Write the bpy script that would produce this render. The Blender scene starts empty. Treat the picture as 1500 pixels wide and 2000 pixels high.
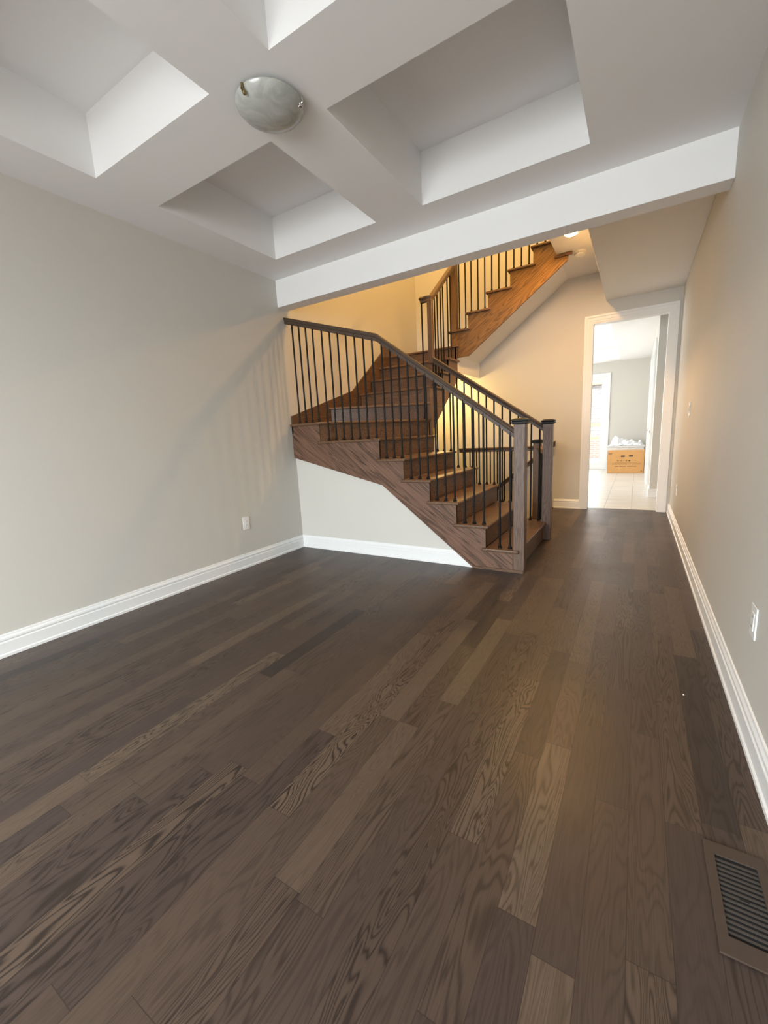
import bpy, bmesh, math, random
from mathutils import Vector, Matrix
random.seed(7)
S = bpy.context.scene
COL = S.collection

# ------------------------------------------------------------------ camera
F_PX = 805.64
YAW, PITCH, ROLL = -0.550804, 0.180626, -0.0527950
CAM_H = 1.165
ca, sa = math.cos(YAW), math.sin(YAW)
cb, sb = math.cos(PITCH), math.sin(PITCH)
fw = Vector((sa*cb, ca*cb, -sb)); rt = Vector((ca, -sa, 0)); up = rt.cross(fw)
r2 = rt*math.cos(ROLL) + up*math.sin(ROLL)
u2 = -rt*math.sin(ROLL) + up*math.cos(ROLL)
cam = bpy.data.cameras.new('camera')
cam.sensor_fit = 'HORIZONTAL'; cam.sensor_width = 36.0; cam.lens = 36.0*F_PX/1500.0
cam.clip_start = 0.02; cam.clip_end = 200
co = bpy.data.objects.new('camera', cam); COL.objects.link(co)
co.matrix_world = Matrix(((r2.x, u2.x, -fw.x, 0), (r2.y, u2.y, -fw.y, 0), (r2.z, u2.z, -fw.z, CAM_H), (0, 0, 0, 1)))
S.camera = co

# ------------------------------------------------------------------ exposure, world, lights
S.view_settings.view_transform = 'Standard'
S.view_settings.look = 'None'
S.view_settings.gamma = 1.0
S.view_settings.use_curve_mapping = False
S.view_settings.exposure = 0.22
W = bpy.data.worlds.new('sky'); S.world = W; W.use_nodes = True
bg = W.node_tree.nodes['Background']
bg.inputs[0].default_value = (0.86, 0.93, 1.0, 1); bg.inputs[1].default_value = 2.6

def area_light(name, loc, direction, sx, sy, power, color, spread=180):
    d = bpy.data.lights.new(name, 'AREA'); d.shape = 'RECTANGLE'; d.size = sx; d.size_y = sy
    d.energy = power; d.color = color; d.spread = math.radians(spread)
    o = bpy.data.objects.new(name, d); COL.objects.link(o); o.location = loc
    o.rotation_euler = Vector(direction).to_track_quat('-Z', 'Y').to_euler()
    return o
def point_light(name, loc, radius, power, color):
    d = bpy.data.lights.new(name, 'POINT'); d.shadow_soft_size = radius; d.energy = power; d.color = color
    o = bpy.data.objects.new(name, d); COL.objects.link(o); o.location = loc
    return o
sun = bpy.data.lights.new('sun', 'SUN'); sun.energy = 7.0; sun.angle = 0.01; sun.color = (1.0, 0.96, 0.90)
so = bpy.data.objects.new('sun', sun); COL.objects.link(so); so.rotation_euler = Vector((-0.75, 0.55, -0.75)).to_track_quat('-Z', 'Y').to_euler()
DAY = (0.88, 0.96, 1.0); WARM = (1.0, 0.60, 0.20)
area_light('front_window_daylight', (-1.30, -3.12, 1.50), (0.0, 1, -0.95), 2.4, 1.9, 235, DAY, 130)
area_light('added_ceiling_fill', (-1.30, -3.11, 1.50), (0.05, 1, 1.2), 2.4, 1.9, 44, (1.0, 0.96, 0.92), 150)  # added upward fill imitating ground-reflected daylight, to brighten the ceiling
area_light('kitchen_window_daylight', (-3.9, 9.6, 1.6), (1, 0.12, -0.40), 3.6, 2.0, 112, (1.0, 1.0, 0.96))
area_light('patio_door_daylight', (-1.6, 12.62, 1.3), (0, -1, -0.1), 1.7, 2.2, 30, (1.0, 0.99, 0.97))
hl = area_light('stair_hall_lamp_light', (-0.665, 4.98, 3.066), (0, 0, -1), 0.11, 0.11, 34, (1.0, 0.54, 0.17)); hl.data.shape = 'DISK'
point_light('upper_stairwell_lamp_light', (-1.7, 4.6, 5.2), 0.12, 138, WARM)
point_light('basement_stair_lamp_light', (-2.55, 5.95, 1.80), 0.08, 24, (1.0, 0.66, 0.24))

# ------------------------------------------------------------------ material helpers
def new_mat(name):
    m = bpy.data.materials.new(name); m.use_nodes = True
    nt = m.node_tree; b = nt.nodes['Principled BSDF']
    return m, nt, b
def nd(nt, typ, **kw):
    n = nt.nodes.new(typ)
    for k, v in kw.items(): setattr(n, k, v)
    return n
def mth(nt, op, a, b=None, c=None):
    n = nt.nodes.new('ShaderNodeMath'); n.operation = op
    for i, v in enumerate((a, b, c)):
        if v is None: continue
        if isinstance(v, (int, float)): n.inputs[i].default_value = v
        else: nt.links.new(v, n.inputs[i])
    return n.outputs[0]
def ramp(nt, fac, stops):
    n = nt.nodes.new('ShaderNodeValToRGB')
    el = n.color_ramp.elements
    el[0].position, el[0].color = stops[0][0], (*stops[0][1], 1)
    el[1].position, el[1].color = stops[-1][0], (*stops[-1][1], 1)
    for p, c in stops[1:-1]:
        e = el.new(p); e.color = (*c, 1)
    nt.links.new(fac, n.inputs[0]); return n.outputs[0]
def mixc(nt, fac, a, b, mode='MIX'):
    n = nt.nodes.new('ShaderNodeMix'); n.data_type = 'RGBA'; n.blend_type = mode
    for sock, v in ((n.inputs[0], fac), (n.inputs[6], a), (n.inputs[7], b)):
        if isinstance(v, (int, float)): sock.default_value = v
        elif isinstance(v, tuple): sock.default_value = (*v, 1) if len(v) == 3 else v
        else: nt.links.new(v, sock)
    return n.outputs[2]
def paint(name, col, rough=0.6, bump=0.02, scale=220, spec=0.3):
    m, nt, b = new_mat(name)
    b.inputs['Base Color'].default_value = (*col, 1); b.inputs['Roughness'].default_value = rough
    b.inputs['Specular IOR Level'].default_value = spec
    tc = nd(nt, 'ShaderNodeTexCoord'); no = nd(nt, 'ShaderNodeTexNoise')
    no.inputs['Scale'].default_value = scale; no.inputs['Detail'].default_value = 2
    nt.links.new(tc.outputs['Object'], no.inputs['Vector'])
    if bump:
        bp = nd(nt, 'ShaderNodeBump'); bp.inputs['Strength'].default_value = bump; bp.inputs['Distance'].default_value = 0.002
        nt.links.new(no.outputs[0], bp.inputs['Height']); nt.links.new(bp.outputs[0], b.inputs['Normal'])
    n2 = nd(nt, 'ShaderNodeTexNoise'); n2.inputs['Scale'].default_value = 1.3
    nt.links.new(tc.outputs['Object'], n2.inputs['Vector'])
    c = ramp(nt, n2.outputs[0], [(0.3, tuple(x*0.98 for x in col)), (0.7, col)])
    nt.links.new(c, b.inputs['Base Color'])
    return m
def oak(name, axis, base, dark, rough=0.38, slope=0.0, freq=26.0, contrast=1.0, across=20.0):
    """stained oak: growth-ring contours stretched along one axis, plus fine pores"""
    m, nt, b = new_mat(name)
    tc = nd(nt, 'ShaderNodeTexCoord'); oi = nd(nt, 'ShaderNodeObjectInfo')
    mp = nd(nt, 'ShaderNodeMapping')
    mp.inputs['Rotation'].default_value = (0, slope, 0)
    nt.links.new(tc.outputs['Object'], mp.inputs['Vector'])
    sc = nd(nt, 'ShaderNodeVectorMath', operation='MULTIPLY')
    long_ = 1.5*across/20.0
    v = [across]*3; v['xyz'.index(axis)] = long_
    sc.inputs[1].default_value = v
    nt.links.new(mp.outputs[0], sc.inputs[0])
    ad = nd(nt, 'ShaderNodeVectorMath', operation='ADD')
    cx = nd(nt, 'ShaderNodeCombineXYZ')
    r = mth(nt, 'MULTIPLY', oi.outputs['Random'], 37.0)
    for i in range(3): nt.links.new(r, cx.inputs[i])
    nt.links.new(sc.outputs[0], ad.inputs[0]); nt.links.new(cx.outputs[0], ad.inputs[1])
    n1 = nd(nt, 'ShaderNodeTexNoise'); n1.inputs['Scale'].default_value = 1.0
    n1.inputs['Detail'].default_value = 2.0; n1.inputs['Distortion'].default_value = 0.6
    nt.links.new(ad.outputs[0], n1.inputs['Vector'])
    s = mth(nt, 'SINE', mth(nt, 'MULTIPLY', n1.outputs[0], freq*6.28318/2))
    s = mth(nt, 'MULTIPLY_ADD', s, 0.5, 0.5)
    s = mth(nt, 'POWER', s, 2.2)
    v2 = [260.0]*3; v2['xyz'.index(axis)] = 7.0
    s2 = nd(nt, 'ShaderNodeVectorMath', operation='MULTIPLY'); s2.inputs[1].default_value = v2
    nt.links.new(mp.outputs[0], s2.inputs[0])
    n2 = nd(nt, 'ShaderNodeTexNoise'); n2.inputs['Scale'].default_value = 1.0; n2.inputs['Detail'].default_value = 2
    nt.links.new(s2.outputs[0], n2.inputs['Vector'])
    p = ramp(nt, n2.outputs[0], [(0.35, (1, 1, 1)), (0.62, (0, 0, 0))])
    f = mth(nt, 'MULTIPLY', s, 0.50*contrast)
    f = mth(nt, 'ADD', f, mth(nt, 'MULTIPLY', p, 0.42*contrast)); f = mth(nt, 'MINIMUM', f, 1.0)
    tone = mth(nt, 'MULTIPLY_ADD', oi.outputs['Random'], 0.3, 0.85)
    c = mixc(nt, f, base, dark)
    hv = nd(nt, 'ShaderNodeHueSaturation'); nt.links.new(c, hv.inputs['Color']); nt.links.new(tone, hv.inputs['Value'])
    nt.links.new(hv.outputs[0], b.inputs['Base Color'])
    b.inputs['Roughness'].default_value = rough
    b.inputs['Specular IOR Level'].default_value = 0.4
    bp = nd(nt, 'ShaderNodeBump'); bp.inputs['Strength'].default_value = 0.12; bp.inputs['Distance'].default_value = 0.001; bp.invert = True
    nt.links.new(f, bp.inputs['Height']); nt.links.new(bp.outputs[0], b.inputs['Normal'])
    return m
def plank_floor():
    m, nt, b = new_mat('oak_plank_floor')
    tc = nd(nt, 'ShaderNodeTexCoord'); sp = nd(nt, 'ShaderNodeSeparateXYZ')
    nt.links.new(tc.outputs['Object'], sp.inputs[0])
    x, y = sp.outputs[0], sp.outputs[1]
    pw = 0.0915
    u = mth(nt, 'DIVIDE', mth(nt, 'ADD', x, 10*pw*10 - 0.036), pw)
    row = mth(nt, 'FLOOR', u); fu = mth(nt, 'FRACT', u)
    w1 = nd(nt, 'ShaderNodeTexWhiteNoise'); w1.noise_dimensions = '1D'; nt.links.new(row, w1.inputs['W'])
    rs = nd(nt, 'ShaderNodeSeparateColor'); nt.links.new(w1.outputs['Color'], rs.inputs[0])
    L = mth(nt, 'MULTIPLY_ADD', rs.outputs[0], 0.55, 0.62)
    v = mth(nt, 'ADD', mth(nt, 'DIVIDE', mth(nt, 'ADD', y, 20), L), mth(nt, 'MULTIPLY', rs.outputs[1], 9.0))
    colm = mth(nt, 'FLOOR', v); fv = mth(nt, 'FRACT', v)
    cid = nd(nt, 'ShaderNodeCombineXYZ'); nt.links.new(row, cid.inputs[0]); nt.links.new(colm, cid.inputs[1])
    w2 = nd(nt, 'ShaderNodeTexWhiteNoise'); w2.noise_dimensions = '2D'; nt.links.new(cid.outputs[0], w2.inputs['Vector'])
    ps = nd(nt, 'ShaderNodeSeparateColor'); nt.links.new(w2.outputs['Color'], ps.inputs[0])
    # growth-ring contours, different in each board
    gx = mth(nt, 'ADD', mth(nt, 'MULTIPLY', x, 24.0), mth(nt, 'MULTIPLY', ps.outputs[0], 71.0))
    gy = mth(nt, 'ADD', mth(nt, 'MULTIPLY', y, mth(nt, 'MULTIPLY_ADD', ps.outputs[2], 2.2, 1.6)), mth(nt, 'MULTIPLY', ps.outputs[1], 53.0))
    gv = nd(nt, 'ShaderNodeCombineXYZ'); nt.links.new(gx, gv.inputs[0]); nt.links.new(gy, gv.inputs[1])
    nt.links.new(mth(nt, 'MULTIPLY', ps.outputs[2], 40.0), gv.inputs[2])
    n1 = nd(nt, 'ShaderNodeTexNoise'); n1.inputs['Scale'].default_value = 0.62; n1.inputs['Detail'].default_value = 2.2
    n1.inputs['Distortion'].default_value = 0.5; n1.inputs['Roughness'].default_value = 0.4
    nt.links.new(gv.outputs[0], n1.inputs['Vector'])
    s = mth(nt, 'SINE', mth(nt, 'MULTIPLY', n1.outputs[0], mth(nt, 'MULTIPLY_ADD', ps.outputs[1], 60.0, 80.0)))
    s = mth(nt, 'POWER', mth(nt, 'MULTIPLY_ADD', s, 0.5, 0.5), 2.6)
    amp = mth(nt, 'POWER', ps.outputs[0], 1.3)
    s = mth(nt, 'MULTIPLY', s, mth(nt, 'MULTIPLY_ADD', amp, 0.85, 0.16))
    pv = nd(nt, 'ShaderNodeCombineXYZ')
    nt.links.new(mth(nt, 'MULTIPLY', x, 320.0), pv.inputs[0]); nt.links.new(mth(nt, 'MULTIPLY', y, 9.0), pv.inputs[1])
    n2 = nd(nt, 'ShaderNodeTexNoise'); n2.inputs['Scale'].default_value = 1.0; n2.inputs['Detail'].default_value = 2
    nt.links.new(pv.outputs[0], n2.inputs['Vector'])
    pores = ramp(nt, n2.outputs[0], [(0.36, (1, 1, 1)), (0.6, (0, 0, 0))])
    f = mth(nt, 'MINIMUM', mth(nt, 'ADD', s, mth(nt, 'MULTIPLY', pores, 0.22)), 1.0)
    base = ramp(nt, ps.outputs[1], [(0.0, (0.030, 0.022, 0.019)), (0.10, (0.054, 0.036, 0.029)), (0.5, (0.066, 0.043, 0.031)),
                                    (0.85, (0.083, 0.055, 0.039)), (1.0, (0.112, 0.077, 0.052))])
    dark = (0.018, 0.011, 0.008)
    c = mixc(nt, mth(nt, 'MULTIPLY', f, 0.95), base, dark)
    g1 = mth(nt, 'LESS_THAN', mth(nt, 'MINIMUM', fu, mth(nt, 'SUBTRACT', 1.0, fu)), 0.0095)
    gl = mth(nt, 'MULTIPLY', mth(nt, 'MINIMUM', fv, mth(nt, 'SUBTRACT', 1.0, fv)), L)
    g2 = mth(nt, 'LESS_THAN', gl, 0.0009)
    gap = mth(nt, 'MAXIMUM', g1, g2)
    c = mixc(nt, mth(nt, 'MULTIPLY', gap, 0.72), c, (0.018, 0.012, 0.009))
    nt.links.new(c, b.inputs['Base Color'])
    n3 = nd(nt, 'ShaderNodeTexNoise'); n3.inputs['Scale'].default_value = 2.5
    nt.links.new(tc.outputs['Object'], n3.inputs['Vector'])
    nt.links.new(mth(nt, 'MULTIPLY_ADD', n3.outputs[0], 0.14, 0.33), b.inputs['Roughness'])
    b.inputs['Specular IOR Level'].default_value = 0.42
    bp = nd(nt, 'ShaderNodeBump'); bp.inputs['Strength'].default_value = 0.25; bp.inputs['Distance'].default_value = 0.0012; bp.invert = True
    nt.links.new(mth(nt, 'MAXIMUM', mth(nt, 'MULTIPLY', f, 0.35), gap), bp.inputs['Height'])
    nt.links.new(bp.outputs[0], b.inputs['Normal'])
    return m
def tile_floor():
    m, nt, b = new_mat('pale_floor_tile')
    tc = nd(nt, 'ShaderNodeTexCoord'); sp = nd(nt, 'ShaderNodeSeparateXYZ')
    nt.links.new(tc.outputs['Object'], sp.inputs[0])
    u = mth(nt, 'DIVIDE', mth(nt, 'ADD', sp.outputs[0], 10*0.338+0.012), 0.338)
    v = mth(nt, 'DIVIDE', mth(nt, 'SUBTRACT', sp.outputs[1], 6.54-6.0), 0.60)
    fu, fv = mth(nt, 'FRACT', u), mth(nt, 'FRACT', v)
    g = mth(nt, 'MAXIMUM', mth(nt, 'LESS_THAN', mth(nt, 'MINIMUM', fu, mth(nt, 'SUBTRACT', 1.0, fu)), 0.009),
            mth(nt, 'LESS_THAN', mth(nt, 'MINIMUM', fv, mth(nt, 'SUBTRACT', 1.0, fv)), 0.005))
    st = nd(nt, 'ShaderNodeVectorMath', operation='MULTIPLY'); st.inputs[1].default_value = (1.6, 26, 1)
    nt.links.new(tc.outputs['Object'], st.inputs[0])
    n = nd(nt, 'ShaderNodeTexNoise'); n.inputs['Scale'].default_value = 1.0; n.inputs['Detail'].default_value = 3
    nt.links.new(st.outputs[0], n.inputs['Vector'])
    c = ramp(nt, n.outputs[0], [(0.3, (0.56, 0.52, 0.46)), (0.6, (0.72, 0.69, 0.63))])
    c = mixc(nt, g, c, (0.30, 0.28, 0.25))
    nt.links.new(c, b.inputs['Base Color']); b.inputs['Roughness'].default_value = 0.3
    return m
def brick_mat(name, c1, c2, mortar):
    m, nt, b = new_mat(name)
    tc = nd(nt, 'ShaderNodeTexCoord'); mp = nd(nt, 'ShaderNodeMapping'); mp.inputs['Rotation'].default_value = (math.pi/2, 0, 0)
    nt.links.new(tc.outputs['Object'], mp.inputs[0])
    br = nd(nt, 'ShaderNodeTexBrick'); br.inputs['Scale'].default_value = 1.0
    br.inputs['Brick Width'].default_value = 0.23; br.inputs['Row Height'].default_value = 0.08; br.inputs['Mortar Size'].default_value = 0.008
    br.inputs['Color1'].default_value = (*c1, 1); br.inputs['Color2'].default_value = (*c2, 1); br.inputs['Mortar'].default_value = (*mortar, 1)
    nt.links.new(mp.outputs[0], br.inputs['Vector']); nt.links.new(br.outputs[0], b.inputs['Base Color'])
    b.inputs['Roughness'].default_value = 0.9
    return m
def plain(name, col, rough=0.5, metal=0.0, spec=0.5, emit=None, estr=0.0):
    m, nt, b = new_mat(name)
    tc = nd(nt, 'ShaderNodeTexCoord'); no = nd(nt, 'ShaderNodeTexNoise'); no.inputs['Scale'].default_value = 12
    nt.links.new(tc.outputs['Object'], no.inputs['Vector'])
    c = ramp(nt, no.outputs[0], [(0.3, tuple(v*0.94 for v in col)), (0.7, col)])
    nt.links.new(c, b.inputs['Base Color'])
    b.inputs['Roughness'].default_value = rough; b.inputs['Metallic'].default_value = metal
    b.inputs['Specular IOR Level'].default_value = spec
    if emit:
        b.inputs['Emission Color'].default_value = (*emit, 1); b.inputs['Emission Strength'].default_value = estr
    return m

OAK = (0.178, 0.096, 0.052); OAKD = (0.040, 0.019, 0.010)
M = dict(
    wall=paint('greige_wall_paint', (0.60, 0.575, 0.525)),
    ceil=paint('white_ceiling_paint', (0.85, 0.84, 0.83), 0.75, 0.03, 300),
    trim=paint('white_trim_enamel', (0.80, 0.80, 0.79), 0.38, 0.0, spec=0.45),
    floor=plank_floor(), tile=tile_floor(),
    oak_x=oak('oak_grain_x', 'x', OAK, OAKD, across=15.0), oak_y=oak('oak_grain_y', 'y', OAK, OAKD, across=15.0),
    oak_z=oak('oak_grain_z', 'z', (0.165, 0.100, 0.068), (0.050, 0.028, 0.019), 0.45, freq=34, contrast=1.0),
    oak_zd=oak('oak_grain_z_brown', 'z', (0.170, 0.092, 0.042), OAKD, 0.42, freq=30, contrast=0.8),
    oak_slope=oak('oak_grain_slope_down', 'x', (0.225, 0.118, 0.074), OAKD, 0.42, slope=-0.655, freq=22, contrast=1.1, across=11.0),
    oak_up=oak('oak_grain_slope_up', 'x', (0.215, 0.112, 0.036), OAKD, 0.42, slope=0.625, freq=26, contrast=1.0, across=13.0),
    rail_d=oak('rail_oak_down', 'x', (0.095, 0.060, 0.040), (0.030, 0.018, 0.011), 0.48, slope=-0.62, contrast=0.7),
    rail_u=oak('rail_oak_mid', 'y', (0.140, 0.085, 0.050), (0.045, 0.025, 0.014), 0.36, contrast=0.7),
    iron=plain('black_iron', (0.005, 0.0045, 0.004), 0.5, 0.0, 0.22),
    cap=plain('black_stained_wood', (0.008, 0.007, 0.006), 0.5, spec=0.25),
    plastic=plain('white_plastic', (0.82, 0.82, 0.80), 0.35),
    vent=plain('dark_brown_register', (0.062, 0.042, 0.031), 0.5, spec=0.3),
    slat=plain('grey_brown_slat', (0.060, 0.051, 0.044), 0.55, spec=0.25),
    void=plain('black_duct', (0.004, 0.004, 0.004), 0.9),
    brass=plain('aged_brass', (0.32, 0.24, 0.11), 0.3, 1.0),
    nickel=plain('polished_nickel', (0.75, 0.73, 0.70), 0.15, 1.0),
    carton=plain('brown_cardboard', (0.62, 0.33, 0.12), 0.85),
    ink=plain('black_print', (0.05, 0.04, 0.03), 0.8),
    ink2=plain('brown_print', (0.25, 0.13, 0.05), 0.8),
    sheet=plain('white_plastic_sheet', (0.85, 0.87, 0.90), 0.35),
    chest=plain('white_laminate', (0.80, 0.80, 0.78), 0.4),
    lamp=plain('lit_lens', (0.9, 0.85, 0.7), 0.4, emit=(1.0, 0.62, 0.25), estr=40.0),
    timber=plain('yellow_timber', (0.72, 0.52, 0.26), 0.8),
    brick=brick_mat('grey_brick', (0.36, 0.34, 0.33), (0.28, 0.26, 0.26), (0.5, 0.5, 0.48)),
    brick2=brick_mat('pink_brick', (0.50, 0.28, 0.22), (0.42, 0.24, 0.20), (0.55, 0.5, 0.46)),
    ground=plain('bare_ground', (0.42, 0.38, 0.33), 0.95),
)
def glass_mat():
    m, nt, b = new_mat('clear_glass')
    tr = nd(nt, 'ShaderNodeBsdfTransparent'); gl = nd(nt, 'ShaderNodeBsdfGlossy'); gl.inputs['Roughness'].default_value = 0.02
    fr = nd(nt, 'ShaderNodeFresnel'); fr.inputs[0].default_value = 1.45
    mx = nd(nt, 'ShaderNodeMixShader')
    nt.links.new(fr.outputs[0], mx.inputs[0]); nt.links.new(tr.outputs[0], mx.inputs[1]); nt.links.new(gl.outputs[0], mx.inputs[2])
    nt.links.new(mx.outputs[0], nt.nodes['Material Output'].inputs[0])
    return m
M['glass'] = glass_mat()
def alabaster():
    m, nt, b = new_mat('alabaster_glass')
    tc = nd(nt, 'ShaderNodeTexCoord'); no = nd(nt, 'ShaderNodeTexNoise')
    no.inputs['Scale'].default_value = 9; no.inputs['Detail'].default_value = 4; no.inputs['Distortion'].default_value = 2.5
    nt.links.new(tc.outputs['Object'], no.inputs['Vector'])
    c = ramp(nt, no.outputs[0], [(0.3, (0.36, 0.37, 0.34)), (0.7, (0.50, 0.50, 0.47))])
    nt.links.new(c, b.inputs['Base Color']); b.inputs['Roughness'].default_value = 0.18
    b.inputs['Subsurface Weight'].default_value = 0.25; b.inputs['Subsurface Radius'].default_value = (0.02, 0.02, 0.02)
    return m
M['alabaster'] = alabaster()

# ------------------------------------------------------------------ mesh helpers
class MB:
    def __init__(s): s.bm = bmesh.new()
    def box(s, x0, x1, y0, y1, z0, z1):
        v = [s.bm.verts.new(p) for p in ((x0,y0,z0),(x1,y0,z0),(x1,y1,z0),(x0,y1,z0),(x0,y0,z1),(x1,y0,z1),(x1,y1,z1),(x0,y1,z1))]
        for f in ((3,2,1,0),(4,5,6,7),(0,1,5,4),(1,2,6,5),(2,3,7,6),(3,0,4,7)): s.bm.faces.new([v[i] for i in f])
        return s
    def prism(s, pts, a0, a1, axis):
        """polygon pts extruded along axis: axis 'y' takes (x,z), 'x' takes (y,z), 'z' takes (x,y)"""
        def P(p, a): return {'y': (p[0], a, p[1]), 'x': (a, p[0], p[1]), 'z': (p[0], p[1], a)}[axis]
        A = [s.bm.verts.new(P(p, a0)) for p in pts]; B = [s.bm.verts.new(P(p, a1)) for p in pts]
        n = len(pts)
        s.bm.faces.new(A); s.bm.faces.new(B[::-1])
        for i in range(n): s.bm.faces.new([A[i], B[i], B[(i+1) % n], A[(i+1) % n]][::-1])
        return s
    def tube(s, p0, p1, r0, r1=None, n=12):
        p0, p1 = Vector(p0), Vector(p1); r1 = r0 if r1 is None else r1
        d = (p1-p0).normalized(); a = d.orthogonal().normalized(); b = d.cross(a)
        R = []
        for p, r in ((p0, r0), (p1, r1)):
            R.append([s.bm.verts.new(p + (a*math.cos(t)+b*math.sin(t))*r) for t in [2*math.pi*i/n for i in range(n)]])
        for i in range(n): s.bm.faces.new([R[0][i], R[0][(i+1) % n], R[1][(i+1) % n], R[1][i]])
        s.bm.faces.new(R[0][::-1]); s.bm.faces.new(R[1]); return s
    def lathe(s, prof, c, n=32, cap=True):
        rings = []
        for r, z in prof:
            if r < 1e-6: rings.append([s.bm.verts.new((c[0], c[1], c[2]+z))])
            else: rings.append([s.bm.verts.new((c[0]+r*math.cos(2*math.pi*i/n), c[1]+r*math.sin(2*math.pi*i/n), c[2]+z)) for i in range(n)])
        for A, B in zip(rings, rings[1:]):
            for i in range(n):
                q = [A[i % len(A)], A[(i+1) % len(A)], B[(i+1) % len(B)], B[i % len(B)]]
                q = list(dict.fromkeys(q))
                if len(q) > 2: s.bm.faces.new(q)
        return s
    def sweep(s, path, prof):
        """profile (u sideways, w up-ish) swept along a polyline with mitred joints"""
        path = [Vector(p) for p in path]; rings = []
        for i, p in enumerate(path):
            d0 = (path[i]-path[i-1]).normalized() if i > 0 else None
            d1 = (path[i+1]-path[i]).normalized() if i < len(path)-1 else None
            d = ((d0 or d1)+(d1 or d0)).normalized(); dd = d1 or d0
            side = Vector((dd.y, -dd.x, 0))
            if side.length < 1e-4: side = Vector((1, 0, 0))
            side.normalize()
            if d0 and d1:
                h0 = Vector((d0.x, d0.y, 0)); h1 = Vector((d1.x, d1.y, 0))
                if h0.length > 1e-3 and h1.length > 1e-3:
                    hs = (h0.normalized()+h1.normalized()).normalized(); side = Vector((hs.y, -hs.x, 0))
                    side /= max(0.5, hs.dot(h1.normalized()))
            # plumb-cut profile: heights stay vertical
            ref = d1 or d0
            k = 1.0/max(0.35, math.sqrt(ref.x**2+ref.y**2)) if not (d0 and d1) else 1.0/max(0.35, math.sqrt(d.x**2+d.y**2))
            rings.append([s.bm.verts.new(p + side*u + Vector((0, 0, w*k))) for u, w in prof])
        n = len(prof)
        for A, B in zip(rings, rings[1:]):
            for i in range(n): s.bm.faces.new([A[i], A[(i+1) % n], B[(i+1) % n], B[i]])
        s.bm.faces.new(rings[0][::-1]); s.bm.faces.new(rings[-1]); return s
    def build(s, name, mat, parent=None, smooth=False, bevel=0.0, seg=2):
        bm = s.bm
        bmesh.ops.recalc_face_normals(bm, faces=bm.faces)
        # put the origin at the foot of the piece so that it sits where it stands
        me = bpy.data.meshes.new(name); 
        if smooth:
            for f in bm.faces: f.smooth = True
        xs = [v.co for v in bm.verts]
        c = Vector(((min(v.x for v in xs)+max(v.x for v in xs))/2, (min(v.y for v in xs)+max(v.y for v in xs))/2, min(v.z for v in xs)))
        if parent is None and not getattr(s, 'recentre', True): c = Vector()
        if getattr(s, 'world', False): c = Vector()
        bmesh.ops.translate(bm, verts=bm.verts, vec=-c)
        bm.to_mesh(me); bm.free()
        o = bpy.data.objects.new(name, me); COL.objects.link(o)
        me.materials.append(M[mat] if isinstance(mat, str) else mat)
        if parent is not None:
            o.parent = parent; o.location = c - WORLD[parent]
        else: o.location = c
        WORLD[o] = c
        if bevel:
            md = o.modifiers.new('edge', 'BEVEL'); md.width = bevel; md.segments = seg; md.limit_method = 'ANGLE'; md.angle_limit = math.radians(40)
        if smooth:
            md = o.modifiers.new('split', 'EDGE_SPLIT'); md.split_angle = math.radians(40)
        return o
WORLD = {}
def tag(o, label=None, cat=None, group=None, kind=None):
    if label: o['label'] = label
    if cat: o['category'] = cat
    if group: o['group'] = group
    if kind: o['kind'] = kind
    return o
def thing(name, loc, label, cat, group=None):
    o = bpy.data.objects.new(name, None); COL.objects.link(o); o.location = loc; o.empty_display_size = 0.1
    WORLD[o] = Vector(loc); return tag(o, label, cat, group)
def struct(name, mb, mat, world=False, bevel=0.0):
    mb.world = world
    return tag(mb.build(name, mat, bevel=bevel), kind='structure')

# ------------------------------------------------------------------ the setting
XL, XR = -3.145, 0.403
YF, YB = -3.06, 6.43           # front wall, door wall
YO = 3.29                      # face of the dropped beam
ZC, ZT = 2.74, 3.07            # ceiling, coffer top
# floors
f = MB(); f.box(XL, XR, YF, 5.50, -0.25, 0); f.box(-1.00, XR, 5.50, YB, -0.25, 0); f.box(-0.571, 0.284, YB, 6.54, -0.25, 0)
struct('floor', f, 'floor', world=True)
f = MB(); f.box(-4.0, -0.571, 6.55, 12.7, -0.25, -0.001); f.box(-0.571, 0.284, 6.54, 12.7, -0.25, -0.001); f.box(0.284, 1.0, 6.55, 12.7, -0.25, -0.001)
struct('floor_kitchen', f, 'tile', world=True)
# walls
struct('wall_left', MB().box(XL-0.12, XL, YF-0.14, 6.55, -2.6, 5.9), 'wall')
struct('wall_right', MB().box(XR, XR+0.12, YF-0.14, 6.55, -0.25, 5.9), 'wall')
w = MB(); w.box(XL, -0.571, YB, 6.55, -2.6, 5.9); w.box(0.284, 1.0, YB, 6.55, -0.25, 5.9); w.box(-0.571, 0.284, YB, 6.55, 2.492, 5.9)
struct('wall_back', w, 'wall')
wx0, wx1, wz0, wz1 = -2.5, -0.1, 0.55, 2.45
w = MB(); w.box(XL, wx0, YF-0.14, YF, 0, 3.2); w.box(wx1, XR, YF-0.14, YF, 0, 3.2); w.box(wx0, wx1, YF-0.14, YF, 0, wz0); w.box(wx0, wx1, YF-0.14, YF, wz1, 3.2)
struct('wall_front', w, 'wall')
wf = MB()
for a, b_ in ((wx0, wx0+0.05), (-1.325, -1.275), (wx1-0.05, wx1)): wf.box(a, b_, YF-0.11, YF-0.075, wz0, wz1)
for a, b_ in ((wz0, wz0+0.05), (wz1-0.05, wz1)): wf.box(wx0+0.05, wx1-0.05, YF-0.11, YF-0.075, a, b_)
struct('window_1', wf, 'trim')
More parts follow.
